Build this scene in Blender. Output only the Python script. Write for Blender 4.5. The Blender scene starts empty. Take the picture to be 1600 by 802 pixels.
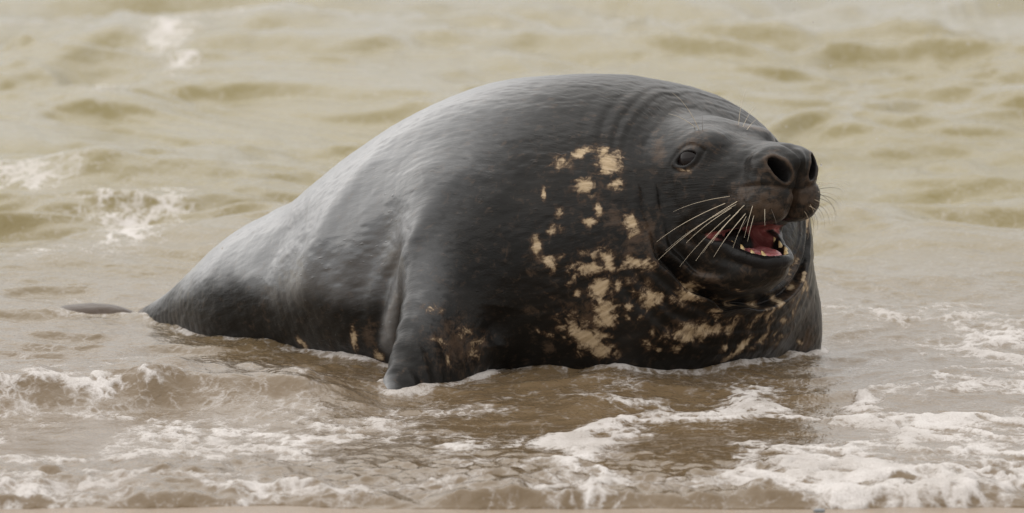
import bpy, math, random
import numpy as np
from mathutils import Vector, Matrix

S = bpy.context.scene
random.seed(4)
rng = np.random.default_rng(11)

# ------------------------------------------------------------------ camera
CAM = np.array([0.0, -14.0, 2.0])
PITCH = math.radians(6.86)
FPX = 8533.0                                   # focal length in pixels of the 1600 px wide photograph
FWD = np.array([0, math.cos(PITCH), -math.sin(PITCH)])
UPV = np.array([0, math.sin(PITCH), math.cos(PITCH)])
cam = bpy.data.cameras.new("camera")
cam_o = bpy.data.objects.new("camera", cam)
S.collection.objects.link(cam_o)
cam_o.location = CAM
cam_o.rotation_euler = (math.pi / 2 - PITCH, 0, 0)
cam.sensor_width = 36.0
cam.lens = FPX / 1600 * 36
cam.clip_end = 20000
cam.dof.use_dof = True
cam.dof.focus_distance = 14.0
cam.dof.aperture_fstop = 4.8
S.camera = cam_o

# ------------------------------------------------------------------ sky, sun, exposure
SUN_EL, SUN_AZ = math.radians(70), math.radians(-60)     # azimuth from +Y towards +X
w = bpy.data.worlds.new("World"); S.world = w; w.use_nodes = True
nt = w.node_tree; nt.nodes.clear()
wo = nt.nodes.new("ShaderNodeOutputWorld"); bg = nt.nodes.new("ShaderNodeBackground")
sky = nt.nodes.new("ShaderNodeTexSky"); sky.sky_type = 'NISHITA'; sky.sun_disc = False
sky.sun_elevation = SUN_EL; sky.sun_rotation = SUN_AZ
sky.air_density = 1.0; sky.dust_density = 3.0; sky.ozone_density = 1.0
hs = nt.nodes.new("ShaderNodeHueSaturation"); hs.inputs["Saturation"].default_value = 0.12
mx = nt.nodes.new("ShaderNodeMix"); mx.data_type = 'RGBA'; mx.inputs["Factor"].default_value = 0.6
mx.inputs[7].default_value = (7.2, 7.05, 6.85, 1)          # an even cloud deck
nt.links.new(sky.outputs[0], hs.inputs["Color"]); nt.links.new(hs.outputs[0], mx.inputs[6])
nt.links.new(mx.outputs[2], bg.inputs[0]); bg.inputs[1].default_value = 0.12
nt.links.new(bg.outputs[0], wo.inputs[0])
sl = bpy.data.lights.new("sun", 'SUN'); sl.energy = 1.5; sl.angle = math.radians(125); sl.color = (1, 0.96, 0.9)
so = bpy.data.objects.new("sun", sl); S.collection.objects.link(so)
sd = Vector((math.sin(SUN_AZ) * math.cos(SUN_EL), math.cos(SUN_AZ) * math.cos(SUN_EL), math.sin(SUN_EL)))
so.rotation_euler = sd.to_track_quat('Z', 'Y').to_euler()
S.view_settings.view_transform = 'Standard'; S.view_settings.look = 'None'
S.view_settings.exposure = 0.25; S.view_settings.gamma = 1.0

# ------------------------------------------------------------------ small maths
def ray(px, py):
    d = FWD + ((px - 800) / FPX) * np.array([1.0, 0, 0]) + ((401 - py) / FPX) * UPV
    return d / np.linalg.norm(d)
def P(px, py, y):                              # the point at depth y along the sight line through a pixel
    d = ray(px, py); return CAM + d * ((y - CAM[1]) / d[1])
def ground(px, py, z=0.0):
    d = ray(px, py); return CAM + d * ((z - CAM[2]) / d[2])
def smin(a, b, k):
    h = np.maximum(k - np.abs(a - b), 0) / k
    return np.minimum(a, b) - h * h * k * 0.25
def smax(a, b, k): return -smin(-a, -b, k)
def ell(p, c, r):
    q = p - np.asarray(c, dtype=p.dtype); r = np.asarray(r, dtype=p.dtype)
    k0 = np.sqrt(((q / r) ** 2).sum(1)); k1 = np.sqrt(((q / (r * r)) ** 2).sum(1)) + 1e-9
    return k0 * (k0 - 1) / k1
def capsule(p, a, b, ra, rb):
    a = np.asarray(a, p.dtype); b = np.asarray(b, p.dtype); ba = b - a
    t = np.clip(((p - a) @ ba) / (ba @ ba), 0, 1)
    return np.sqrt(((p - a - t[:, None] * ba) ** 2).sum(1)) - (ra + (rb - ra) * t)
def sstep(a, b, x):
    t = np.clip((x - a) / (b - a), 0, 1); return t * t * (3 - 2 * t)
def hash_cell(i, j, k, s):
    n = (i * 73856093) ^ (j * 19349663) ^ (k * 83492791) ^ (s * 2654435)
    n = (n ^ (n >> 13)) * 1274126177
    n = n & 0x7fffffff
    n = (n ^ (n >> 16)) & 0xffff
    return n / 32767.5 - 1.0
def noise3(x, y, z, s=0):
    xi = np.floor(x).astype(np.int64); yi = np.floor(y).astype(np.int64); zi = np.floor(z).astype(np.int64)
    fx = x - xi; fy = y - yi; fz = z - zi
    ux = fx * fx * (3 - 2 * fx); uy = fy * fy * (3 - 2 * fy); uz = fz * fz * (3 - 2 * fz)
    out = 0
    for a in (0, 1):
        wa = ux if a else 1 - ux
        for b in (0, 1):
            wb = uy if b else 1 - uy
            for c in (0, 1):
                out = out + wa * wb * (uz if c else 1 - uz) * hash_cell(xi + a, yi + b, zi + c, s)
    return out
def noise2(x, y, s=0):
    xi = np.floor(x).astype(np.int64); yi = np.floor(y).astype(np.int64)
    fx = x - xi; fy = y - yi
    ux = fx ** 3 * (fx * (fx * 6 - 15) + 10); uy = fy ** 3 * (fy * (fy * 6 - 15) + 10)
    h = lambda a, b: hash_cell(xi + a, yi + b, s + 7, s)
    return (h(0, 0) * (1 - ux) + h(1, 0) * ux) * (1 - uy) + (h(0, 1) * (1 - ux) + h(1, 1) * ux) * uy
def fbm2(x, y, o, s=0, g=0.5):
    v = 0; a = 1.0
    for i in range(o):
        v = v + a * noise2(x * 2 ** i + 13.7 * i, y * 2 ** i - 7.1 * i, s + i); a *= g
    return v

# ------------------------------------------------------------------ the seal as a distance field
AZ, EL = math.radians(53.5), math.radians(10)
HF = np.array([math.cos(EL) * math.cos(AZ), -math.cos(EL) * math.sin(AZ), math.sin(EL)])
HR = np.array([-math.sin(AZ), -math.cos(AZ), 0.0])
HU = np.cross(HR, HF)
H0 = P(1080, 248, 0.05) - 0.10 * HR
HM = np.stack([HF, HR, HU], 1)                  # world = H0 + HM @ local
def W(f, r, u): return H0 + HM @ np.array([f, r, u])

spine = [(215, 524, 1.48, .060), (300, 498, 1.25, .098), (420, 478, 1.05, .222), (490, 466, .955, .264), (560, 452, .86, .301), (700, 425, .70, .414),
         (850, 400, .56, .482), (985, 406, .45, .468)]
_c = np.array([P(a, b, c) for a, b, c, _ in spine]); _r = np.array([s[3] for s in spine])
_t = np.arange(len(spine)); _tt = np.linspace(0, len(spine) - 1, 66)
def _cr(v, tt):
    n = len(v); i = np.clip(np.floor(tt).astype(int), 0, n - 2); f = (tt - i)
    g = lambda k: v[np.clip(k, 0, n - 1)]
    sh = (slice(None),) + (None,) * (v.ndim - 1); f = f[sh]
    return 0.5 * (2 * g(i) + (g(i + 1) - g(i - 1)) * f + (2 * g(i - 1) - 5 * g(i) + 4 * g(i + 1) - g(i + 2)) * f ** 2 + (3 * g(i) - g(i - 1) - 3 * g(i + 1) + g(i + 2)) * f ** 3)
SC, SR = _cr(_c, _tt), _cr(_r, _tt)
SA = _c[6] - _c[1]; SA /= np.linalg.norm(SA)    # body axis, tail to chest
FLA = [P(700, 330, .28), P(662, 480, .06), P(607, 660, -.24)]
FLB = [P(775, 380, .26), P(738, 500, .12), P(722, 630, .07)]

def lens2(x, y, hw, hh):
    R = (hw * hw + hh * hh) / (2 * hh); c = R - hh
    return np.maximum(np.hypot(x, y + c) - R, np.hypot(x, y - c) - R)

def lip_roll(m):
    f, r, u = m[:, 0], np.abs(m[:, 1]), m[:, 2]
    e = ell(np.stack([f, r, 0 * f], 1), (.056, 0, 0), (.143, .086, 1.0))
    return np.hypot(e, (u - np.interp(f, [.06, .12, .19, .23], [-.216, -.258, -.288, -.292])) * .8) - .0115 + .05 * np.maximum(.075 - f, 0)
EYE_S = .11; EF = .028
def mouth_gap(m):
    f, r, u = m[:, 0], np.abs(m[:, 1]), m[:, 2]
    a, b = np.array([.062, -.205]), np.array([.235, -.240]); ba = b - a
    t = np.clip(((f - a[0]) * ba[0] + (u - a[1]) * ba[1]) / (ba @ ba), 0, 1.6)
    slot = np.hypot(f - a[0] - t * ba[0], u - a[1] - t * ba[1]) - (.006 + .040 * np.minimum(t, 1.05) ** .8)
    deep = ell(np.stack([f, r, u], 1), (.09, 0, -.235), (.15, .066, .058))
    return smin(slot, deep, .015)
def head_sdf(q, eye=True, cut=True):
    f, rs, u = q[:, 0], q[:, 1], q[:, 2]
    r = np.abs(rs); m = np.stack([f, r, u], 1)
    d = ell(m, (-.10, 0, -.01), (.20, .145, .125))                       # cranium
    d = smin(d, ell(m, (-.02, .055, -.13), (.17, .105, .165)), .08)      # cheek
    d = smin(d, ell(m, (.13, 0, -.075), (.17, .085, .080)), .08)         # muzzle
    d = smin(d, ell(m, (.13, 0, -.040), (.20, .055, .055)), .05)         # bridge of the nose
    d = smin(d, ell(m, (.045, .080, .035), (.05, .035, .025)), .05)      # brow
    d = smin(d, ell(m, (.245, .046, -.060), (.056, .046, .060)), .03)    # nostril wing
    pad = ell(m, (.212, .047, -.138), (.085, .060, .062))                # whisker pad
    d = smin(d, pad, .045)
    # lower jaw
    jaw = ell(m, (.058, 0, -.308), (.134, .084, .050))
    jaw = smin(jaw, ell(m, (-.05, 0, -.27), (.15, .135, .105)), .08)
    d = smin(d, jaw, .035)
    if cut:
        d = smax(d, -mouth_gap(m), .016)
        d = smin(d, lip_roll(m), .020)
    # nostrils, slanting: tops apart, bottoms together
    a = math.radians(28); ca, sa = math.cos(a), math.sin(a)
    rr, uu = r - .054, u + .058
    n = np.stack([f - .300, rr * ca - uu * sa, rr * sa + uu * ca], 1)
    nos = ell(n, (0, 0, 0), (.070, .0152, .0350))
    rim = np.abs(nos - .006)
    d = d - .0045 * np.exp(-(rim / .007) ** 2) * sstep(.20, .26, f)
    d = smax(d, -nos, .010)
    # groove between the nostrils and down the lip
    g = np.exp(-(rs / .0075) ** 2) * sstep(.20, .26, f) * sstep(.02, -.03, u)
    d = d + .010 * g
    # crease between nostril wing and whisker pad
    cr = np.exp(-((u + .105 - .25 * (r - .05)) / .006) ** 2) * sstep(.16, .22, f)
    d = d + .0035 * cr
    d = smin(d, ell(m, (EF, .080, 0), (.055, .034, .042)), .04)
    if not eye: return d
    # eyelids and eye opening
    ea = math.radians(16)
    x = (f - EF) * math.cos(ea) + u * math.sin(ea); y = -(f - EF) * math.sin(ea) + u * math.cos(ea)
    L = lens2(x, y, .033, .0155); side = sstep(.05, .08, r)
    d = d - .0022 * np.exp(-((L - .005) / .006) ** 2) * side
    d = d + .0030 * np.exp(-((L - .017) / .005) ** 2) * side * (.5 + .5 * sstep(-.01, .01, u))
    d = smax(d, -smax(L, EYE_S - .03 - r, .004), .003)
    return d
_lo, _hi = .0, .3
for _ in range(40):
    _m = (_lo + _hi) / 2
    if head_sdf(np.array([[EF, _m, 0.]]), False)[0] < 0: _lo = _m
    else: _hi = _m
EYE_S = _lo
_e = np.array([[EF, EYE_S, 0.]]); EYE_N = np.array([(head_sdf(_e + k, False) - head_sdf(_e - k, False))[0] for k in np.eye(3) * .012]); EYE_N /= np.linalg.norm(EYE_N)

def fold_field(q):
    """rolls of skin round the head: a displacement (positive = groove)"""
    f, r, u = q[:, 0], q[:, 1], q[:, 2]
    uc = u + .125
    rho = np.hypot(r * .96, uc); ang = np.arctan2(uc, np.abs(r))         # -pi/2 under the chin, +pi/2 over the crown
    wob = .004 * np.sin(ang * 5 + 1.0) + .003 * np.sin(ang * 11 + r * 20)
    near_r = np.interp(ang, [-1.57, -1.37, -1.09, -.81, -.39, -.07, .24, .6, .97, 1.25, 1.57], [.256, .258, .246, .231, .213, .206, .209, .230, .255, .268, .287])
    far_r = np.interp(ang, [-1.57, -1.2, -.31, .5, 1.06, 1.57], [.256, .285, .335, .345, .315, .287])
    s = rho + wob - (near_r + (far_r - near_r) * sstep(.02, -.08, r))
    low = sstep(-.20, -.75, ang); side = sstep(.75, .30, ang) * (1 - low); top = sstep(.35, .8, ang)
    out = 0
    for r0, wd, wt in ((0, .012, .027 * low + .005 * side + .0015 * top), (-.036, .010, .010 * sstep(-1.25, -.8, ang) * (low + .4 * side)), (-.062, .009, .004 * sstep(-1.0, -.5, ang) * sstep(.1, -.2, ang)),
                       (.034, .011, .009 * low + .0015 * side), (.066, .012, .006 * low), (.10, .013, .005 * low), (.020, .006, .0017 * top), (.040, .006, .0019 * top), (.064, .007, .0015 * top), (.095, .008, .0008 * top), (-.018, .005, .0010 * top)):
        t = (s - r0) / wd
        out = out + wt * (np.exp(-t * t) - .85 * np.exp(-((t - 2.1) / 1.4) ** 2))
    return out * sstep(-.36, -.22, f) * sstep(.26, .12, f)

def seal_sdf(p):
    n = len(p); d = np.full(n, 9.0, p.dtype)
    for c, r in zip(SC, SR):
        d = np.minimum(d, np.sqrt(((p - c.astype(p.dtype)) ** 2).sum(1)) - r)
    # the chest is tucked in towards the water on its front
    ch = ell(p, P(972, 394, .46), (.495, .46, .465))
    d = smin(d, ch, .05)
    d = smin(d, np.sqrt(((p - P(1058, 342, .50).astype(p.dtype)) ** 2).sum(1)) - .335, .05)     # neck roll behind the head
    # near fore flipper, standing on the sand
    fl = None
    for k in range(6):
        wgt = k / 5; a_, b_, c_ = [FLA[i] + (FLB[i] - FLA[i]) * wgt for i in range(3)]
        c2 = np.minimum(capsule(p, a_, b_, .085, .050), capsule(p, b_, c_, .050, (.030, .038, .040, .040, .038, .034)[k]))
        fl = c2 if fl is None else smin(fl, c2, .07)
    d = smin(d, fl, .13)
    # full lower chest on the far side
    d = smin(d, ell(p, P(1150, 500, .56), (.232, .20, .25)), .06)
    # far fore flipper
    d = smin(d, capsule(p, P(1242, 490, .62), P(1256, 565, .55), .05, .030), .05)
    # hind flippers trailing in the water
    d = smin(d, ell(p, P(138, 496, 1.40), (.140, .08, .038)), .02)
    d = smin(d, ell(p, P(100, 488, 1.62), (.10, .06, .03)), .04)
    q = (p - H0) @ HM
    near = np.sqrt((q ** 2).sum(1)) < .62
    if near.any():
        qn = q[near]
        h = head_sdf(qn)
        b = d[near]
        dd = smin(b, h, .035) + fold_field(qn)
        d[near] = dd
    return np.maximum(d, -.16 - p[:, 2])

def chunked(fn, p, n=400000):
    return np.concatenate([fn(p[i:i + n].astype(np.float32)) for i in range(0, len(p), n)])

def surface_net(fn, lo, hi, h, B=8):
    lo = np.asarray(lo); nb = np.ceil((np.asarray(hi) - lo) / (h * B)).astype(int)
    bi = np.stack(np.meshgrid(*[np.arange(k) for k in nb], indexing='ij'), -1).reshape(-1, 3)
    dc = chunked(fn, lo + (bi + .5) * B * h)
    bi = bi[np.abs(dc) < h * B * .87 * 1.7 + .02]
    o = np.stack(np.meshgrid(*[np.arange(B + 1)] * 3, indexing='ij'), -1).reshape(-1, 3)
    gi = (bi[:, None, :] * B + o[None]).reshape(-1, 3)
    D = chunked(fn, lo + gi * h).reshape(len(bi), B + 1, B + 1, B + 1)
    N = nb * B + 2
    key = lambda g: (g[..., 0] * N[1] + g[..., 1]) * N[2] + g[..., 2]
    # cells
    ins = D < 0
    cnt = np.zeros((len(bi), B, B, B), int); acc = np.zeros((len(bi), B, B, B, 3)); ne = np.zeros((len(bi), B, B, B))
    sl = lambda a: slice(a, a + B)
    corner = {}
    for a in (0, 1):
        for b in (0, 1):
            for c in (0, 1):
                cnt += ins[:, sl(a), sl(b), sl(c)]
    act = (cnt > 0) & (cnt < 8)
    idx = np.argwhere(act)
    def Dv(a, b, c): return D[idx[:, 0], idx[:, 1] + a, idx[:, 2] + b, idx[:, 3] + c]
    acc = np.zeros((len(idx), 3)); ne = np.zeros(len(idx))
    for ax in range(3):
        for a in (0, 1):
            for b in (0, 1):
                s = [0, 0, 0]; s[(ax + 1) % 3] = a; s[(ax + 2) % 3] = b
                e = list(s); e[ax] = 1
                d0, d1 = Dv(*s), Dv(*e); m = (d0 < 0) != (d1 < 0)
                t = np.where(m, d0 / np.where(m, d0 - d1, 1), 0)
                pt = np.tile(np.array(s, float), (len(idx), 1)); pt[:, ax] = t
                acc += pt * m[:, None]; ne += m
    cell = bi[idx[:, 0]] * B + idx[:, 1:]
    V = lo + (cell + acc / ne[:, None]) * h
    k = key(cell); order = np.argsort(k); ks = k[order]
    faces = []
    for ax in range(3):
        e = [slice(0, B)] * 3; e2 = list(e); e2[ax] = slice(1, B + 1)
        A, Bv = ins[(slice(None), *e)], ins[(slice(None), *e2)]
        m = np.argwhere(A != Bv)
        g = bi[m[:, 0]] * B + m[:, 1:]
        flip = A[tuple(m.T)]
        u, v = np.zeros(3, int), np.zeros(3, int); u[(ax + 1) % 3] = 1; v[(ax + 2) % 3] = 1
        q = []
        ok = np.ones(len(g), bool)
        for off in (0 * u, -u, -u - v, -v):
            kk = key(g + off); pos = np.searchsorted(ks, kk); pos = np.clip(pos, 0, len(ks) - 1)
            ok &= ks[pos] == kk; q.append(order[pos])
        q = np.stack(q, 1)
        q[~flip] = q[~flip][:, ::-1]
        faces.append(q[ok])
    return V, np.concatenate(faces)

def grad(fn, p, e=.0015):
    k = np.array([[1, -1, -1], [-1, -1, 1], [-1, 1, -1], [1, 1, 1]], float)
    g = 0
    for kk in k: g = g + kk[None] * chunked(fn, p + kk * e)[:, None]
    return g / (4 * e)

def mesh_np(name, V, F, smooth=True):
    me = bpy.data.meshes.new(name)
    F = np.asarray(F); n = F.shape[1]
    me.vertices.add(len(V)); me.vertices.foreach_set("co", np.asarray(V, np.float32).ravel())
    me.loops.add(F.size); me.loops.foreach_set("vertex_index", F.astype(np.int32).ravel())
    me.polygons.add(len(F)); me.polygons.foreach_set("loop_start", np.arange(0, F.size, n, dtype=np.int32))
    me.polygons.foreach_set("use_smooth", np.full(len(F), smooth))
    me.update(calc_edges=True)
    return me
def fattr(me, name, v):
    v = np.asarray(v, np.float32)
    if v.ndim == 1: a = me.attributes.new(name, 'FLOAT', 'POINT'); a.data.foreach_set("value", v)
    else: a = me.attributes.new(name, 'FLOAT_VECTOR', 'POINT'); a.data.foreach_set("vector", v.ravel())
def link(name, me, mat, parent=None, label=None, cat=None, group=None, kind=None):
    o = bpy.data.objects.new(name, me); S.collection.objects.link(o)
    if mat: me.materials.append(mat) if not me.materials else None
    if parent: o.parent = parent
    for k, v in (("label", label), ("category", cat), ("group", group), ("kind", kind)):
        if v: o[k] = v
    return o
def hit(px, py):
    """first point of the seal on the sight line through a pixel"""
    d = ray(px, py); t = 12.6
    for _ in range(200):
        p = CAM + d * t
        s = float(seal_sdf(p[None])[0])
        if s < .0006: return p
        t += s * .6
        if t > 17: return None
    return CAM + d * t

# ------------------------------------------------------------------ materials
class NT:
    def __init__(s, name):
        s.m = bpy.data.materials.new(name); s.m.use_nodes = True; s.t = s.m.node_tree
        s.b = s.t.nodes["Principled BSDF"]
    def n(s, typ, **kw):
        o = s.t.nodes.new("ShaderNode" + typ)
        for k, v in kw.items(): setattr(o, k, v)
        return o
    def l(s, a, b): s.t.links.new(a, b)
    def attr(s, name): return s.n("Attribute", attribute_name=name)
    def math(s, op, a, b=None, c=None):
        o = s.n("Math", operation=op)
        for i, v in enumerate((a, b, c)):
            if v is None: continue
            if isinstance(v, (int, float)): o.inputs[i].default_value = v
            else: s.l(v, o.inputs[i])
        return o.outputs[0]
    def ramp(s, x, a, b, lo=0.0, hi=1.0):
        o = s.n("MapRange", interpolation_type='SMOOTHSTEP'); s.l(x, o.inputs[0])
        for i, v in enumerate((a, b, lo, hi)): o.inputs[i + 1].default_value = v
        return o.outputs[0]
    def noise(s, vec, scale, detail=3, rough=.55, dist=0):
        o = s.n("TexNoise"); o.inputs["Scale"].default_value = scale; o.inputs["Detail"].default_value = detail
        o.inputs["Roughness"].default_value = rough; o.inputs["Distortion"].default_value = dist
        if vec is not None: s.l(vec, o.inputs["Vector"])
        return o.outputs[0]
    def scale(s, vec, v):
        o = s.n("Mapping"); s.l(vec, o.inputs[0]); o.inputs["Scale"].default_value = v; return o.outputs[0]
    def mix(s, fac, a, b):
        o = s.n("Mix", data_type='RGBA')
        if isinstance(fac, float): o.inputs[0].default_value = fac
        else: s.l(fac, o.inputs[0])
        for i, v in ((6, a), (7, b)):
            if isinstance(v, tuple): o.inputs[i].default_value = (*v, 1)
            else: s.l(v, o.inputs[i])
        return o.outputs[2]
    def bump(s, h, strength, dist, prev=None):
        o = s.n("Bump"); o.inputs["Strength"].default_value = strength; o.inputs["Distance"].default_value = dist
        s.l(h, o.inputs["Height"])
        if prev is not None: s.l(prev, o.inputs["Normal"])
        return o.outputs[0]

def seal_material():
    M = NT("seal_coat"); b = M.b
    fb = M.attr("fbody").outputs["Vector"]; fh = M.attr("fhead").outputs["Vector"]; hw = M.attr("headw").outputs["Fac"]
    def fur(sc, *a):
        o = M.n("Mix", data_type='FLOAT'); M.l(hw, o.inputs[0])
        M.l(M.noise(M.scale(fb, sc), 1.0, *a), o.inputs[2]); M.l(M.noise(M.scale(fh, sc), 1.0, *a), o.inputs[3]); return o.outputs[0]
    hair = fur((14, 190, 190), 3, .6)          # clumped wet hair lying along the body
    hair2 = fur((40, 420, 420), 2, .6)
    clump = fur((26, 60, 60), 4, .6, .4)
    soft = fur((4, 9, 9), 4, .6)
    dry = M.attr("dry").outputs["Fac"]
    tan = M.attr("tan").outputs["Fac"]; brn = M.attr("brown").outputs["Fac"]; mouth = M.attr("mouth").outputs["Fac"]
    oc = M.n("TexCoord").outputs["Object"]
    blot = M.noise(oc, 38, 6, .68, .5)
    edge = M.math('ADD', M.math('MULTIPLY', M.math('SUBTRACT', hair, .5), .8), M.math('MULTIPLY', M.math('SUBTRACT', blot, .5), 2.7))
    te = M.math('ADD', tan, M.math('MULTIPLY', edge, M.ramp(tan, .03, .22))); tanm = M.ramp(te, 0.0, .62)
    brnm = M.math('MULTIPLY', M.ramp(M.math('ADD', brn, M.math('MULTIPLY', edge, 1.0)), .05, .95), .8)
    blot_ = M.noise(M.n('TexCoord').outputs['Object'], 22, 6, .65, .8)
    grey_sheenm = M.ramp(M.math('ADD', dry, M.math('ADD', M.math('MULTIPLY', M.math('SUBTRACT', clump, .5), .12), M.math('MULTIPLY', M.math('SUBTRACT', blot_, .5), .16))), .10, .90)
    base = M.mix(grey_sheenm, (.0075, .0068, .006), (.058, .062, .070))  # grey here paints part of the sky's sheen into the coat colour
    base = M.mix(M.math('MULTIPLY', M.ramp(soft, .45, .75), .3), base, (.045, .040, .036))
    base = M.mix(brnm, base, (.082, .054, .036))
    tcol = M.mix(M.ramp(hair, .35, .7), (.41, .305, .185), (.54, .42, .28))
    tcol = M.mix(M.ramp(te, .28, 1.05), (.060, .034, .019), tcol)
    base = M.mix(tanm, base, tcol)
    base = M.mix(M.attr('dark').outputs['Fac'], base, (.012, .011, .011))
    base = M.mix(mouth, base, M.mix(M.ramp(clump, .35, .7), (.28, .08, .075), (.46, .18, .17)))
    M.l(base, b.inputs["Base Color"])
    r = M.math('ADD', M.math('MULTIPLY', grey_sheenm, .10), .29)
    r = M.math('ADD', r, M.math('MULTIPLY', tanm, .2))
    M.l(r, b.inputs["Roughness"])
    b.inputs["IOR"].default_value = 1.45
    M.l(M.ramp(grey_sheenm, 0, 1, .24, .6), b.inputs['Specular IOR Level'])
    M.l(M.math('MULTIPLY', grey_sheenm, 1.0), b.inputs['Coat Weight']); b.inputs['Coat Roughness'].default_value = .17; b.inputs['Coat IOR'].default_value = 1.78
    M.l(M.math('MULTIPLY_ADD', grey_sheenm, .18, .02), b.inputs['Sheen Weight']); b.inputs['Sheen Roughness'].default_value = .45
    nick = M.ramp(fur((34, 120, 120), 2, .5), .64, .78); nick = M.math('MULTIPLY', nick, M.ramp(soft, .40, .62))
    h1 = M.bump(M.math('MULTIPLY_ADD', nick, .9, M.math('MULTIPLY', clump, .45)), .36, .005)
    h2 = M.bump(hair, .32, .003, h1)
    h3 = M.bump(hair2, .3, .0015, h2)
    M.l(h3, b.inputs["Normal"]); M.l(h1, b.inputs['Coat Normal'])
    return M.m

# ------------------------------------------------------------------ build the seal
V, F = surface_net(seal_sdf, (-1.46, -.60, -.165), (1.0, 1.80, .92), .0042)
for _ in range(2):
    d = chunked(seal_sdf, V); G = grad(seal_sdf, V); g2 = (G ** 2).sum(1) + 1e-6
    step = np.clip(d / np.sqrt(g2), -.003, .003)
    V = V - G / np.sqrt(g2)[:, None] * step[:, None]
Nn = G / np.sqrt(g2)[:, None]
Q = (V - H0) @ HM
headw = sstep(.46, .26, np.linalg.norm(Q - np.array([.08, 0, -.1]), axis=1))
ringw = sstep(.75, .40, np.linalg.norm(Q - np.array([.0, 0, -.1]), axis=1))
# flow coordinates: along the body, or radially away from the muzzle on the head
ax1 = SA; ax2 = np.cross(ax1, [0, 0, 1.0]); ax2 /= np.linalg.norm(ax2); ax3 = np.cross(ax1, ax2)
body_c = np.stack([V @ ax1, V @ ax2, V @ ax3], 1)
uc = Q[:, 2] + .10
head_c = np.stack([Q[:, 0] * .8 - np.hypot(Q[:, 1], uc) * .6, np.arctan2(uc, Q[:, 1]) * .20, np.hypot(Q[:, 1], uc) * .15], 1)
# broad undulations and a crumpled hide
disp = .006 * noise3(body_c[:, 0] * 3, body_c[:, 1] * 6, body_c[:, 2] * 6, 3) * (1 - headw)
disp += .0013 * noise3(body_c[:, 0] * 16, body_c[:, 1] * 34, body_c[:, 2] * 34, 5) * (1 - .6 * headw)
disp += .0009 * noise3(body_c[:, 0] * 36, body_c[:, 1] * 90, body_c[:, 2] * 90, 6)
pad_w = sstep(.12, .18, Q[:, 0]) * sstep(-.20, -.17, Q[:, 2]) * sstep(-.09, -.11, Q[:, 2])
disp += .0020 * sstep(.10, .16, Q[:, 0]) * sstep(-.20, -.17, Q[:, 2]) * noise3(Q[:, 0] * 28, Q[:, 1] * 50, Q[:, 2] * 75, 16)
disp += -.0020 * pad_w * np.maximum(noise3(V[:, 0] * 95, V[:, 1] * 95, V[:, 2] * 95, 8), 0)
fl_w = np.exp(-np.maximum(np.minimum(capsule(V, FLA[1], FLA[2], .0, .0), capsule(V, FLB[1], FLB[2], .0, .0)) - .06, 0) / .03) * sstep(.34, .05, V[:, 2])
disp += .0025 * fl_w * np.sin(V @ (FLB[2] - FLA[2]) / np.linalg.norm(FLB[2] - FLA[2]) * 105 + 2 * noise3(V[:, 0] * 8, V[:, 1] * 8, V[:, 2] * 5, 14))
def along_line(pts, width):
    """1 on a line drawn over the hide, fading to 0 with distance"""
    c = [q for q in (hit(*p) for p in pts) if q is not None]; out = np.full(len(V), 9.0); par = np.zeros(len(V)); n = len(c) - 1
    for i, (a, b) in enumerate(zip(c[:-1], c[1:])):
        ba = b - a; t = np.clip(((V - a) @ ba) / (ba @ ba), 0, 1)
        dd = np.linalg.norm(V - a - t[:, None] * ba, axis=1); par = np.where(dd < out, (i + t) / n, par); out = np.minimum(out, dd)
    return np.exp(-(out / width) ** 2) * np.sin(np.pi * np.clip(par, 0, 1)) ** .7
for pts, wd, am in (([(600, 235), (530, 320), (480, 430), (470, 480)], .055, .016), ([(480, 330), (440, 370), (410, 430)], .05, -.014),
                    ([(660, 280), (600, 360), (560, 450), (570, 530)], .06, -.020), ([(740, 250), (680, 310), (650, 370), (625, 440), (607, 540)], .035, .012),
                    ([(630, 380), (600, 440), (590, 540)], .03, -.016), ([(780, 480), (770, 540)], .04, -.02)):
    disp += am * along_line(pts, wd)
V2 = V + Nn * disp[:, None]

# markings: blobs set on the skin where they lie
tan_spots = [(1072, 267, 12, 3, 10, .55), (1094, 204, 9, 4, 0, .5), (877, 254, 15, 10, -30), (905, 240, 24, 7, -25), (950, 252, 19, 17, 0), (945, 235, 9, 9, 0), (912, 292, 13, 12, 0), (850, 302, 4, 9, 0), (963, 288, 9, 8, 0),
  (988, 350, 16, 8, 45), (838, 385, 6, 18, 0), (858, 408, 12, 8, 35), (920, 346, 12, 6, 0), (935, 330, 6, 9, 0), (950, 406, 8, 17, -25), (925, 419, 20, 8, 0), (938, 450, 14, 16, 30),
  (945, 490, 17, 20, 0), (1017, 467, 16, 14, 0), (1000, 411, 18, 7, 10), (1075, 465, 20, 10, 0), (1092, 520, 44, 13, 0), (1145, 477, 14, 6, 0), (1185, 495, 11, 7, -20),
  (1160, 542, 30, 7, -30), (915, 528, 44, 18, 38), (940, 550, 20, 12, 0), (966, 447, 5, 9, 0), (1256, 432, 4, 14, 15), (1235, 450, 7, 10, 20), (470, 537, 9, 7, 0), (553, 530, 6, 20, 0),
  (590, 555, 10, 12, 0),  (1270, 380, 4, 16, 0), (1222, 478, 6, 8, 0), (1262, 350, 4, 18, 10)]
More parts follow.
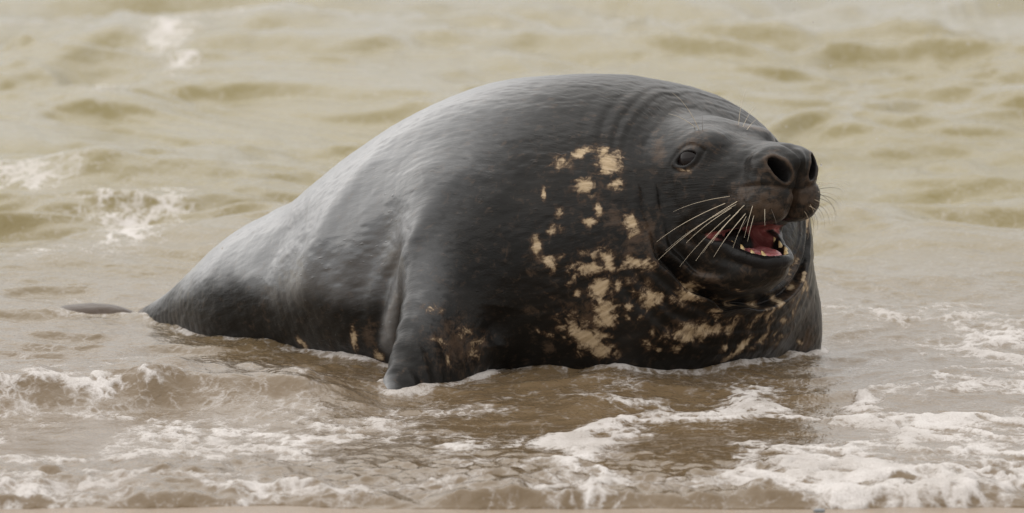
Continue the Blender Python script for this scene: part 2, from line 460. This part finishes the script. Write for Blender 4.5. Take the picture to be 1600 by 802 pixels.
brown_spots = [(150, 478, 60, 8, 0), (1217, 293, 18, 5, 0), (1201, 256, 5, 20, 0), (1266, 294, 10, 8, 0), (1093, 207, 14, 7, 0), (1068, 266, 16, 4, 10), (1240, 310, 12, 24, 0), (1085, 224, 26, 11, 0), (1070, 270, 22, 7, 0), (715, 540, 40, 34, 0), (680, 482, 14, 9, 0), (575, 525, 12, 26, 0), (1110, 437, 30, 10, 0), (1200, 322, 48, 26, 0), (1265, 315, 22, 24, 0), (1165, 300, 30, 16, 0), (1262, 310, 22, 30, 0),
  (1190, 400, 40, 10, 0), (1030, 235, 12, 30, 0), (920, 500, 30, 26, 30), (1090, 515, 50, 14, 0), (1240, 450, 16, 40, 15), (860, 545, 10, 8, 0), (955, 340, 20, 14, 0), (1262, 530, 16, 22, 0), (840, 400, 12, 26, 0),
  (1000, 370, 30, 30, 45), (1200, 160, 60, 8, 30), (1185, 200, 30, 8, 40)]
def spots(lst):
    out = np.zeros(len(V))
    for px, py, rx, ry, a, *wt in lst:
        c = hit(px, py)
        if c is None: continue
        s = FPX / (c[1] + 14); a = math.radians(a)
        ex = np.array([1, 0, 0]) * math.cos(a) - np.array([0, 0, 1]) * math.sin(a)
        n = grad(seal_sdf, c[None])[0]; n /= np.linalg.norm(n)
        ex = ex - n * (ex @ n) * .8; ey = np.cross(n, ex); ey /= np.linalg.norm(ey)
        dv = V - c
        e = ((dv @ ex) / (rx / s)) ** 2 + ((dv @ ey) / (ry / s * 1.15)) ** 2 + ((dv @ n) / .09) ** 2
        out = np.maximum(out, (wt[0] if wt else 1.0) * np.exp(-e * 1.0))
    return out
for _ in range(60):
    a, b = rng.uniform(835, 1265), rng.uniform(330, 555)
    if (a < 1010 or b > 420 + .25 * abs(1150 - a)) and a + b * .2 > 930: tan_spots.append((a, b, rng.uniform(4, 13), rng.uniform(3, 8), rng.uniform(-40, 40), rng.uniform(.35, .8)))
for a, b in ((1120, 495), (1212, 520), (1230, 500), (1190, 530), (1170, 512), (1250, 468), (1132, 545), (1205, 482), (1246, 405), (1262, 450), (1060, 545), (1010, 540), (985, 480)): tan_spots.append((a, b, rng.uniform(7, 16), rng.uniform(5, 9), rng.uniform(-40, 20), .68))
for a, b in ((725, 520), (738, 556), (700, 562), (676, 482), (748, 532), (690, 535)): tan_spots.append((a, b, 15, 8, rng.uniform(-30, 30), .55))
tanv = spots(tan_spots) + .10 * spots([(1020, 440, 210, 120, 0), (930, 290, 90, 70, 0)]); brnv = .72 * spots(brown_spots)
brnv = np.maximum(brnv, 1.3 * sstep(-1.02, -1.08, V[:, 0])); tanv = tanv * sstep(-1.06, -1.0, V[:, 0])
# mouth lining
mouthv = sstep(.010, .004, np.abs(mouth_gap(Q))) * sstep(-.008, -.020, chunked(lambda q: head_sdf(q, False, False), Q)) * sstep(.4, .3, np.linalg.norm(Q, axis=1))
_x = (Q[:, 0] - EF) * math.cos(math.radians(16)) + Q[:, 2] * math.sin(math.radians(16)); _y = -(Q[:, 0] - EF) * math.sin(math.radians(16)) + Q[:, 2] * math.cos(math.radians(16))
darkv = sstep(.009, .005, lens2(_x, _y, .033, .0155)) * (np.linalg.norm(Q, axis=1) < .25)
lipd = lip_roll(Q) + (np.linalg.norm(Q, axis=1) > .4)
darkv = np.maximum(darkv, sstep(.010, .003, lipd))
mouthv *= 1 - sstep(.008, .003, lipd)
_a = math.radians(28); _rr, _uu = np.abs(Q[:, 1]) - .054, Q[:, 2] + .058
nosv = ell(np.stack([Q[:, 0] - .300, _rr * math.cos(_a) - _uu * math.sin(_a), _rr * math.sin(_a) + _uu * math.cos(_a)], 1), (0, 0, 0), (.070, .0152, .0350))
darkv = np.maximum(darkv, sstep(.0035, .0005, nosv))
brnv = np.maximum(brnv, .8 * np.exp(-((nosv - .008) / .004) ** 2))
# slick wet back, greyed with painted sky sheen; black chest, dark wet flank foot
topn = Nn[:, 2]
along = (V - SC[-1]) @ SA                          # 0 at the chest, negative towards the tail
hz = body_c - SC.mean(0) @ np.stack([ax1, ax2, ax3], 1)
wet = .13 * sstep(-1.75, -1.0, along) + .05 * noise3(V[:, 0] * 6, V[:, 1] * 6, V[:, 2] * 2, 12) + .02 * noise3(V[:, 0] * 20, V[:, 1] * 20, V[:, 2] * 20, 13)
grey_sheenv = sstep(.16, -.72, along - .45 * (V[:, 2] - .35) + .10 * noise3(V[:, 0] * 3, V[:, 1] * 3, V[:, 2] * 3, 9)) * sstep(-.07, .13, V[:, 2] - wet)
grey_sheenv = np.maximum(grey_sheenv, .14 * headw * sstep(-.24, -.02, Q[:, 2]))
grey_sheenv = np.maximum(grey_sheenv, .26 * headw * sstep(-.10, .06, Q[:, 2] + .04 * noise3(V[:, 0] * 14, V[:, 1] * 14, V[:, 2] * 14, 15)))
grey_sheenv = np.maximum(grey_sheenv, .45 * along_line([(705, 300), (672, 380), (655, 470), (650, 560)], .10))
grey_sheenv = np.maximum(grey_sheenv, .9 * along_line([(655, 330), (636, 390), (618, 450), (606, 540), (602, 600), (602, 640)], .035)) * sstep(-1.08, -.96, V[:, 0])  # pale leading edge: caught light painted into the coat
me = mesh_np("grey_seal", V2, F)
for k, v in (("tan", tanv), ("brown", brnv), ("mouth", mouthv), ("dry", grey_sheenv), ("dark", darkv), ("fbody", body_c), ("fhead", head_c), ("headw", sstep(.25, .75, ringw))): fattr(me, k, v)
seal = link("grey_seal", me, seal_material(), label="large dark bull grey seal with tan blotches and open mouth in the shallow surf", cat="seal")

# ------------------------------------------------------------------ eyes, teeth, tongue, whiskers
def uv_sphere(r, n=24, m=16, sc=(1, 1, 1)):
    v, f = [], []
    for j in range(m + 1):
        t = math.pi * j / m
        for i in range(n):
            a = 2 * math.pi * i / n
            v.append((r * sc[0] * math.sin(t) * math.cos(a), r * sc[1] * math.sin(t) * math.sin(a), r * sc[2] * math.cos(t)))
    for j in range(m):
        for i in range(n):
            f.append((j * n + i, (j + 1) * n + i, (j + 1) * n + (i + 1) % n, j * n + (i + 1) % n))
    return np.array(v), np.array(f)
ME = NT("eye"); ME.b.inputs["Base Color"].default_value = (.006, .003, .0025, 1); ME.b.inputs["Roughness"].default_value = .04
ME.b.inputs["IOR"].default_value = 1.36; ME.b.inputs['Specular IOR Level'].default_value = .4
for sd_ in (1, -1):
    n = EYE_N * np.array([1, sd_, 1]); tf_ = np.array([1, 0, 0]) - n * n[0]; tf_ /= np.linalg.norm(tf_); tu_ = np.cross(n, tf_)
    ev, ef = uv_sphere(1, 32, 20)
    ev = (ev * np.array([.044, .040, .034])) @ np.stack([tf_, tu_, n], 0) @ HM.T
    o = link("eye", mesh_np("eye", ev, ef if sd_ == 1 else ef), ME.m, seal)
    o.location = H0 + HM @ (np.array([EF, sd_ * EYE_S, 0]) - n * .0300)
def tube(pts, rads, n=6):
    pts = [np.asarray(p) for p in pts]; v, f = [], []
    up = np.array([.3, .2, .93])
    for i, p in enumerate(pts):
        t = pts[min(i + 1, len(pts) - 1)] - pts[max(i - 1, 0)]; t /= np.linalg.norm(t) + 1e-9
        a = np.cross(t, up); a /= np.linalg.norm(a) + 1e-9; b = np.cross(t, a)
        for k in range(n):
            th = 2 * math.pi * k / n
            v.append(p + rads[i] * (math.cos(th) * a + math.sin(th) * b))
    for i in range(len(pts) - 1):
        for k in range(n):
            f.append((i * n + k, i * n + (k + 1) % n, (i + 1) * n + (k + 1) % n, (i + 1) * n + k))
    return np.array(v), np.array(f)
MT = NT("tooth_enamel"); MT.b.inputs["Roughness"].default_value = .25
tc = MT.n("TexCoord").outputs["Object"]
MT.l(MT.mix(MT.ramp(MT.noise(tc, 90, 3), .3, .7), (.62, .40, .15), (.80, .64, .36)), MT.b.inputs["Base Color"])
MT.b.inputs["Subsurface Weight"].default_value = .15; MT.b.inputs["Subsurface Radius"].default_value = (.004, .003, .002)
def tooth(f, r, u, h, w, lean=(0, 0), up=1):
    pts, rads = [], []
    for i in range(9):
        t = i / 8
        pts.append(W(f + lean[0] * t * t, r + lean[1] * t * t, u + up * h * t)); rads.append(w * (1 - t ** 1.7) ** .8 + .0004)
    v, ff = tube(pts, rads, 10)
    c = v.mean(0)
    o = link("tooth", mesh_np("tooth", v - c, ff), MT.m, seal); o.location = c
JT = -.290
for s in (1, -1):
    tooth(.180, s * .036, JT + .002, .031, .0085, (-.008, s * .003))
    for k, (ff, h, b0) in enumerate(((.156, .013, -.268), (.126, .018, -.256), (.098, .016, -.242))):
        tooth(ff, s * (.056 + .007 * k), b0 + .003, h, .0058, (-.005, 0))
for k in range(4): tooth(.196 - .003 * abs(k - 1.5), -.018 + .012 * k, JT, .014, .004)
MG = NT("tongue_flesh"); MG.b.inputs["Roughness"].default_value = .22
tc = MG.n("TexCoord").outputs["Object"]
MG.l(MG.mix(MG.ramp(MG.noise(tc, 60, 4), .35, .7), (.50, .15, .155), (.70, .33, .33)), MG.b.inputs["Base Color"])
MG.b.inputs["Subsurface Weight"].default_value = .2; MG.b.inputs["Subsurface Radius"].default_value = (.01, .004, .003)
MG.l(MG.bump(MG.noise(tc, 220, 3), .5, .003), MG.b.inputs["Normal"])
tv, tf = uv_sphere(1, 32, 20)
tv = tv * np.array([.105, .050, .026])
tv[:, 2] += .010 * np.exp(-(tv[:, 1] / .02) ** 2) * -1 + .004 * noise3(tv[:, 0] * 60, tv[:, 1] * 60, tv[:, 2] * 60) - .18 * np.maximum(tv[:, 0], 0) * .5
tw = tv @ HM.T
o = link("tongue", mesh_np("tongue", tw, tf), MG.m, seal); o.location = W(.085, 0, -.266)

MWp = NT("whisker_pale"); MWp.b.inputs["Base Color"].default_value = (.62, .53, .40, 1); MWp.b.inputs["Roughness"].default_value = .35
MWd = NT("whisker_dark"); MWd.b.inputs["Base Color"].default_value = (.07, .05, .035, 1); MWd.b.inputs["Roughness"].default_value = .3
def whisker(root_px, tip_px, dy, sag, dark=False, w=.0011):
    a = hit(*root_px)
    if a is None: return
    b = P(*tip_px, a[1] + dy); n = 12
    L = np.linalg.norm(b - a); side = np.array(sag) * L
    pts, rads = [], []
    for i in range(n + 1):
        t = i / n
        pts.append(a + (b - a) * t + side * 4 * t * (1 - t) * (.6 + .4 * t)); rads.append(.82 * w * (1 - .75 * t))
    v, f = tube(pts, rads, 5); c = pts[0]
    o = link("whisker", mesh_np("whisker", v - c, f), MWd.m if dark else MWp.m, seal); o.location = c
near_w = [((1140, 307), (1052, 331)), ((1133, 318), (1026, 378)), ((1152, 315), (1028, 407)), ((1143, 325), (1072, 380)), ((1163, 321), (1112, 380)),
          ((1141, 336), (1062, 417)), ((1154, 331), (1087, 408)), ((1165, 334), (1115, 402)), ((1176, 322), (1163, 372)), ((1195, 327), (1195, 353)), ((1205, 327), (1214, 352)),
          ((1166, 338), (1145, 388)), ((1178, 337), (1168, 378)), ((1173, 336), (1150, 372)), ((1150, 320), (1040, 392)), ((1158, 326), (1098, 396))]
for k, (a, b) in enumerate(near_w): whisker(a, b, -.05, (.0, 0, .05), k in (10, 13), .00125 if k in (1, 2, 3, 4, 6, 7) else .0009)
far_w = [((1278, 292), (1326, 289)), ((1277, 296), (1318, 302)), ((1276, 285), (1310, 271)), ((1278, 300), (1316, 320)), ((1277, 304), (1312, 328)), ((1274, 308), (1308, 340)),
         ((1273, 312), (1302, 352)), ((1270, 316), (1296, 350)), ((1268, 318), (1288, 356)), ((1264, 322), (1284, 352)), ((1262, 324), (1277, 360)), ((1258, 326), (1270, 372)),
         ((1255, 328), (1262, 374)), ((1252, 328), (1254, 370)), ((1275, 300), (1306, 346)), ((1266, 320), (1268, 366)), ((1260, 324), (1246, 372)), ((1256, 326), (1240, 366)), ((1276, 288), (1322, 300))]
for k, (a, b) in enumerate(far_w): whisker(a, b, .04, (.12, 0, .14), k % 3 != 0, .0008)
for a, b in (((1092, 202), (1050, 145)), ((1086, 199), (1044, 178))): whisker(a, b, -.02, (.06, 0, .06))
for a, b in (((1154, 195), (1165, 140)), ((1161, 198), (1180, 166)), ((1167, 203), (1184, 185)), ((1098, 204), (1098, 180))): whisker(a, b, .02, (-.04, 0, .04), b[0] == 1098, .0009)

# ------------------------------------------------------------------ sand
def grow(a, b, step, far, ratio):
    mid = list(np.arange(a, b, step)); o = []; s = step; x = b
    while x < far: o.append(x); s *= ratio; x += s
    o.append(far)
    return mid, o
def tensor(xs, ys):
    X, Y = np.meshgrid(xs, ys); nx, ny = len(xs), len(ys)
    i = np.arange(nx * ny).reshape(ny, nx)
    F = np.stack([i[:-1, :-1], i[:-1, 1:], i[1:, 1:], i[1:, :-1]], -1).reshape(-1, 4)
    return X.ravel(), Y.ravel(), F
def sand_z(x, y):
    s = y + 2.05
    z = np.where(s < 0, -.004 - s * .035, -.004 - s * .055)
    return np.maximum(z, -.9) + .004 * fbm2(x * 2.2, y * 2.2, 4, 31)
mid, o = grow(-2.4, 2.4, .03, 9000, 1.25); xs = [-a for a in o[::-1]] + mid + o
mid, o = grow(-3.2, .6, .03, 9000, 1.25); ys = [-2.6 - a for a in o[::-1]] + mid + o
ys = sorted(set(np.round(ys, 4)))
X, Y, Fs = tensor(np.array(sorted(set(np.round(xs, 4)))), np.array(ys))
me = mesh_np("sand", np.stack([X, Y, sand_z(X, Y)], 1), Fs)
MS = NT("wet_sand")
tc = MS.n("TexCoord").outputs["Object"]
c = MS.mix(MS.ramp(MS.noise(tc, 260, 3, .7), .3, .75), (.20, .145, .095), (.40, .31, .23))
c = MS.mix(MS.math('MULTIPLY', MS.ramp(MS.noise(tc, 40, 4, .7), .60, .70), .7), c, (.40, .20, .07))
MS.l(c, MS.b.inputs["Base Color"]); MS.b.inputs["Roughness"].default_value = .28
MS.l(MS.bump(MS.noise(tc, 300, 3, .7), .5, .004), MS.b.inputs["Normal"])
link("sand", me, MS.m, kind="structure")

# ------------------------------------------------------------------ sea
def gx(px, py): g = ground(px, py); return g[0], g[1]
def bump2(x, y, cx, cy, sx, sy, a=0):
    c, s = math.cos(a), math.sin(a); dx, dy = x - cx, y - cy
    return np.exp(-((dx * c + dy * s) / sx) ** 2 - ((-dx * s + dy * c) / sy) ** 2)
EDGE = -2.02
def edge_y(x): return EDGE + .05 * fbm2(x * 1.6, x * 0 + 3.3, 4, 41)
CREST = np.array([gx(-300, 620), gx(0, 628), gx(120, 622), (gx(260, 618)), gx(420, 622), gx(600, 628), gx(750, 636)])
def crest_field(x, y):
    cy = np.interp(x, CREST[:, 0], CREST[:, 1]) + .05 * noise2(x * 5, x * 0, 51)
    t = y - cy
    prof = np.where(t < 0, np.exp(-(t / .13) ** 2), np.exp(-(t / .42) ** 2))
    amp = np.interp(x, [-4, -1.2, -.9, -.52, -.40, -.32], [.075, .075, .070, .045, .015, 0.0])
    return prof * amp, t
def sea_z(x, y):
    near = sstep(3.6, 1.8, y)                       # 1 in the wash round the seal
    far = 1 - near
    wx = x + .5 * noise2(x * .7, y * .5, 61); wy = y + .75 * noise2(x * .75, y * .4, 62) + .15 * noise2(x * 2.5, y * 1.5, 60)
    z = far * (.045 * noise2(wx * .42 + .16 * wy, wy * .55, 63) + .046 * noise2(wx * .95 - .35 * wy, wy * 1.1, 64) + .030 * (1 - 2 * np.sqrt(noise2(wx * 1.1 + .5 * wy, wy * 1.6, 65) ** 2 + .03))
               + .025 * noise2(wx * 2.4 + .5 * wy, wy * 2.8, 66) + .014 * noise2(wx * 5, wy * 5.5, 67) + .005 * noise2(wx * 11, wy * 12, 76))
    z = 1.25 * (1 + .2 * sstep(4, 9, y)) * z * sstep(60, 12, y) 
    # wash in front of the seal
    z = z + near * (1 - .5 * sstep(-.55, -.85, y)) * (.012 * noise2(wx * 2.0, wy * 2.4, 68) + .010 * (1 - 2 * np.sqrt(noise2(wx * 2.8, wy * 4.5, 69) ** 2 + .05)) + .0055 * noise2(wx * 7, wy * 9, 70) + .003 * noise2(wx * 17, wy * 21, 71) + .0015 * noise2(wx * 38, wy * 44, 72))
    z = z - near * .022 * np.exp(-((x + .22) / .22) ** 2 - ((y + .34) / .30) ** 2)      # the backwash drains round the flipper
    z = z - .022 * np.exp(-((x + 1.05) / .35) ** 2 - ((y - 1.25) / .40) ** 2)
    z = z + .014 * np.exp(-((x - .35) / .45) ** 2 - ((y - .1) / .45) ** 2)
    c, t = crest_field(x, y)
    z = z + c * (1 + .3 * noise2(x * 9, y * 9, 73))
    # swash front: a low bore with a rounded lip, then nothing
    s = y - edge_y(x)
    lip = .024 + .014 * noise2(x * 4, x * 0 + 9, 74)
    z = z * sstep(0, .5, s) + sstep(0.0, .07, s) * lip * (1 - sstep(.1, 1.0, s)) + .010 * sstep(0, .06, s) * (1 - sstep(.3, 1.0, s)) * fbm2(x * 16, y * 16, 3, 75)
    return np.where(s < 0, -.03, z - .006 + .0 * s)
mid, o = grow(-2.2, 2.2, .0075, 9000, 1.16); xs = np.array(sorted(set(np.round([-a for a in o[::-1]] + mid + o, 4))))
y1 = np.arange(-2.35, 2.4, .0115); y2 = np.arange(2.4, 9, .028); y3 = [9.0]; st = .03
while y3[-1] < 9000: st *= 1.05; y3.append(y3[-1] + st)
X, Y, Fw = tensor(xs, np.concatenate([y1, y2, y3]))
Z = sea_z(X, Y)
Pw = np.stack([X, Y, Z], 1)
# distance to the seal at the water line, for the rim of froth and the water drawn up its skin
near = (X > -1.6) & (X < 1.1) & (Y > -.8) & (Y < 1.9)
ds = np.full(len(X), 9.0); ds[near] = chunked(seal_sdf, Pw[near])
dv = ds.copy()
for dz in (.03, .06, .09): dv[near] = np.minimum(dv[near], chunked(seal_sdf, Pw[near] + np.array([0, 0, dz])) + dz * .05)
Z = Z + .007 * np.exp(-(np.maximum(ds, 0) / .015) ** 2)
# foam
def blob(px, py, rx, ry, k=1.0, a=0):
    cx, cy = gx(px, py); D = cy + 14
    return k * bump2(X, Y, cx, cy, rx / FPX * D, ry / FPX * D / (2 / D), a)
wx = X + .10 * noise2(X * 3, Y * 3, 81) + .03 * noise2(X * 11, Y * 11, 82); wy = Y + .16 * noise2(X * 2.4, Y * 2.4, 83) + .05 * noise2(X * 9, Y * 9, 84)
lace = 1 - np.abs(fbm2(wx * 2.6, wy * 2.0, 3, 85, .55)) * 1.5
lace2 = 1 - np.abs(fbm2(wx * 10, wy * 7, 4, 86, .65)) * 1.4
fld = fbm2(wx * 1.1, wy * .8, 3, 87)
cov = (.34 + .10 * sstep(.3, -.3, X)) * sstep(1.2, -.5, Y) + sum([blob(330, 700, 520, 50, .30), blob(1450, 510, 240, 70, .45), blob(1450, 700, 420, 85, .75), blob(1050, 625, 240, 32, .55), blob(1500, 560, 250, 40, .4), blob(760, 690, 260, 35, .45), blob(150, 740, 300, 40, .08), blob(1300, 755, 450, 30, .36), blob(1400, 640, 260, 30, .3)])
foam = 1.15 * cov * (.36 + .64 * lace) * (.9 + .35 * fld) + .25 * (lace - .55) * sstep(2.2, .4, Y) + .12 * fld * sstep(2.0, .0, Y)
foam = foam * (.58 + .62 * lace2) * (1 - .30 * sstep(.1, -.5, X) * sstep(-1.75, -1.5, Y))
# open-water scraps of foam
scr = sum([blob(262, 62, 48, 30, 1.05), blob(290, 112, 26, 22, 1.0), blob(165, 150, 40, 16, .75), blob(60, 295, 70, 13, .9), blob(20, 285, 30, 10, .7), blob(220, 350, 70, 30, .95), blob(195, 375, 35, 14, .8), blob(70, 398, 80, 10, .6), blob(380, 33, 40, 10, .7), blob(270, 322, 30, 12, .6), blob(150, 325, 60, 12, .5)])
foam = foam + scr * (.45 + .55 * lace2)
# breaking crest on the left and the lip of the swash
c, t = crest_field(X, Y)
foam = foam + sstep(.03, .07, c) * sstep(.12, -.02, t) * sstep(-.75, -.95, X) * (.22 + .62 * lace2)
s = Y - edge_y(X)
foam = foam + .30 * np.exp(-((s - .12) / .10) ** 2) * (.3 + .7 * lace2) * (.6 + .6 * noise2(X * 2.2, X * 0, 88))
foam = np.maximum(foam, .95 * sstep(.030, .010, dv) * (.70 + .5 * noise2(X * 12, Y * 12, 89)) * (.35 + .65 * sstep(-1.0, -.6, X)))
foam = np.maximum(foam, .62 * np.exp(-((dv - .11 - .04 * noise2(X * 4, Y * 3, 90)) / .014) ** 2) * sstep(-.1, .4, noise2(X * 3.1, Y * 2, 92)) * (X > -.15))
near_seal = sstep(.5, 0.0, ds)
foam = foam * np.where(ds > .03, 1 - .75 * near_seal * sstep(-.1, -.4, -Y * 0 - .5), 1)  # foam thinned close to the seal
Z = Z + .007 * sstep(.35, .9, foam) * sstep(3, 1, Y) * (.6 + .6 * lace2)
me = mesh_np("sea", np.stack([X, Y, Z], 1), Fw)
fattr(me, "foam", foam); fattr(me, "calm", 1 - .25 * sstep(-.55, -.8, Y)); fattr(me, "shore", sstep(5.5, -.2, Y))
MW_ = NT("sea_water"); b = MW_.b
tc = MW_.n("TexCoord").outputs["Object"]
fo = MW_.attr("foam").outputs["Fac"]; sh = MW_.attr("shore").outputs["Fac"]
n1 = MW_.noise(MW_.scale(tc, (1, .8, 1)), 26, 5, .65); n2 = MW_.noise(MW_.scale(tc, (1, .8, 1)), 110, 4, .7)
fm = MW_.math('ADD', fo, MW_.math('ADD', MW_.math('MULTIPLY', MW_.math('SUBTRACT', n1, .5), .7), MW_.math('MULTIPLY', MW_.math('SUBTRACT', n2, .5), .9)))
n3 = MW_.noise(tc, 240, 2, .6)
wv = MW_.n("Mix", data_type='VECTOR'); wn = MW_.n("TexNoise"); wn.inputs["Scale"].default_value = 9; wn.inputs["Detail"].default_value = 3
MW_.l(tc, wn.inputs["Vector"]); wa = MW_.n("VectorMath", operation='MULTIPLY_ADD'); MW_.l(wn.outputs["Color"], wa.inputs[0]); wa.inputs[1].default_value = (.10, .14, 0); MW_.l(tc, wa.inputs[2])
def cells(sc):
    o = MW_.n("TexVoronoi", feature='DISTANCE_TO_EDGE'); o.inputs["Scale"].default_value = sc; MW_.l(MW_.scale(wa.outputs[0], (1, .6, .0)), o.inputs["Vector"]); return o.outputs["Distance"]
web = MW_.math('SUBTRACT', .16, MW_.math('MINIMUM', cells(13), .32)); web2 = MW_.math('SUBTRACT', .14, MW_.math('MINIMUM', cells(37), .3))
fm = MW_.math('ADD', fm, MW_.math('ADD', MW_.math('MULTIPLY', web, 1.3), MW_.math('MULTIPLY', web2, 1.2)))
n4 = MW_.noise(MW_.scale(tc, (1, .6, 1)), 5, 4, .6, .5)
fmask = MW_.math('MULTIPLY', MW_.math('MULTIPLY', MW_.ramp(fm, .16, 1.0), MW_.ramp(n4, .35, .65, .68, 1.0)), MW_.ramp(n3, .2, .6, .55, 1.0))
deep = MW_.mix(sh, (.192, .152, .046), (.158, .110, .062))
col = MW_.mix(fmask, deep, (.68, .642, .618))
MW_.l(col, b.inputs["Base Color"])
MW_.l(MW_.ramp(fmask, 0, 1, .06, .55), b.inputs["Roughness"])
b.inputs["IOR"].default_value = 1.333
r1 = MW_.noise(MW_.scale(tc, (1, .6, 1)), 14, 4, .6, .3); r2 = MW_.noise(MW_.scale(tc, (1, .7, 1)), 60, 3, .6, .4)
calm = MW_.attr('calm').outputs['Fac']
bn = MW_.bump(MW_.math('MULTIPLY', r1, calm), .35, .02); bn = MW_.bump(MW_.math('MULTIPLY', r2, calm), .45, .006, bn); bn = MW_.bump(MW_.math('MULTIPLY', n2, fmask), .6, .006, bn)
MW_.l(bn, b.inputs["Normal"])
link("sea", me, MW_.m, kind="structure")

# ------------------------------------------------------------------ froth bubbles, spray, a pebble
def ico(sub=1):
    import bmesh
    bm = bmesh.new(); bmesh.ops.create_icosphere(bm, subdivisions=sub, radius=1)
    v = np.array([a.co for a in bm.verts]); f = np.array([[q.index for q in a.verts] for a in bm.faces]); bm.free(); return v, f
iv, if_ = ico(1 + 1)
def scatter(name, c, r, mat, squash=.8):
    n = len(c)
    v = (iv[None] * r[:, None, None] * np.array([1, 1, squash]) + c[:, None]).reshape(-1, 3)
    f = (if_[None] + (np.arange(n) * len(iv))[:, None, None]).reshape(-1, 3)
    return link(name, mesh_np(name, v, f), mat, kind="stuff")
weight = 2.2 * sstep(.03, .07, c) * sstep(.10, -.06, t) * sstep(-.72, -.95, X) + .45 * sstep(.035, .010, dv) * (dv > 0) + .5 * np.exp(-((s - .07) / .06) ** 2) * sstep(-.1, .5, noise2(X * 2.5, X * 0, 91))
for q in ((545, 605, 34, 12, 1.2), (1288, 550, 26, 14, 1.2), (745, 570, 14, 12, .8), (215, 560, 60, 12, .5), (960, 575, 200, 8, .4), (940, 725, 60, 20, .4)): weight = weight + blob(*q)
weight = np.where((ds > 0) & (Y < 2) & (s > .01), weight, 0) * np.gradient(xs)[np.arange(len(X)) % len(xs)]
pick = rng.choice(len(X), 7000, p=weight / weight.sum())
cz = np.stack([X[pick] + rng.normal(0, .004, len(pick)), Y[pick] + rng.normal(0, .006, len(pick)), Z[pick] + rng.uniform(-.001, .012, len(pick))], 1)
rad = np.clip(rng.lognormal(math.log(.0042), .55, len(pick)), .0018, .014)
MB = NT("froth_film"); b = MB.b
b.inputs["Base Color"].default_value = (.82, .79, .75, 1); b.inputs["Roughness"].default_value = .08
b.inputs["Transmission Weight"].default_value = .72; b.inputs["IOR"].default_value = 1.2
scatter("froth_bubbles", cz, rad, MB.m)
n = 70
cz = np.stack([rng.uniform(-2.2, 2.2, n), rng.uniform(.2, 7, n), rng.uniform(.05, 1.1, n)], 1)
scatter("spray_drops", cz, rng.uniform(.0015, .0032, n), MB.m, 1.2)
px_, py_ = gx(1280, 797)
pv = iv * np.array([.014, .011, .006]) * (1 + .12 * noise3(iv[:, 0] * 2, iv[:, 1] * 2, iv[:, 2] * 2, 95))[:, None]
MP = NT("pebble_stone"); tc = MP.n("TexCoord").outputs["Object"]
MP.l(MP.mix(MP.noise(tc, 80, 4), (.10, .11, .12), (.24, .25, .26)), MP.b.inputs["Base Color"]); MP.b.inputs["Roughness"].default_value = .3
o = link("pebble", mesh_np("pebble", pv, if_), MP.m, label="small smooth blue-grey pebble on the wet sand at the water's edge", cat="pebble")
o.location = (px_, py_, float(sand_z(np.array([px_]), np.array([py_]))[0]) + .002)
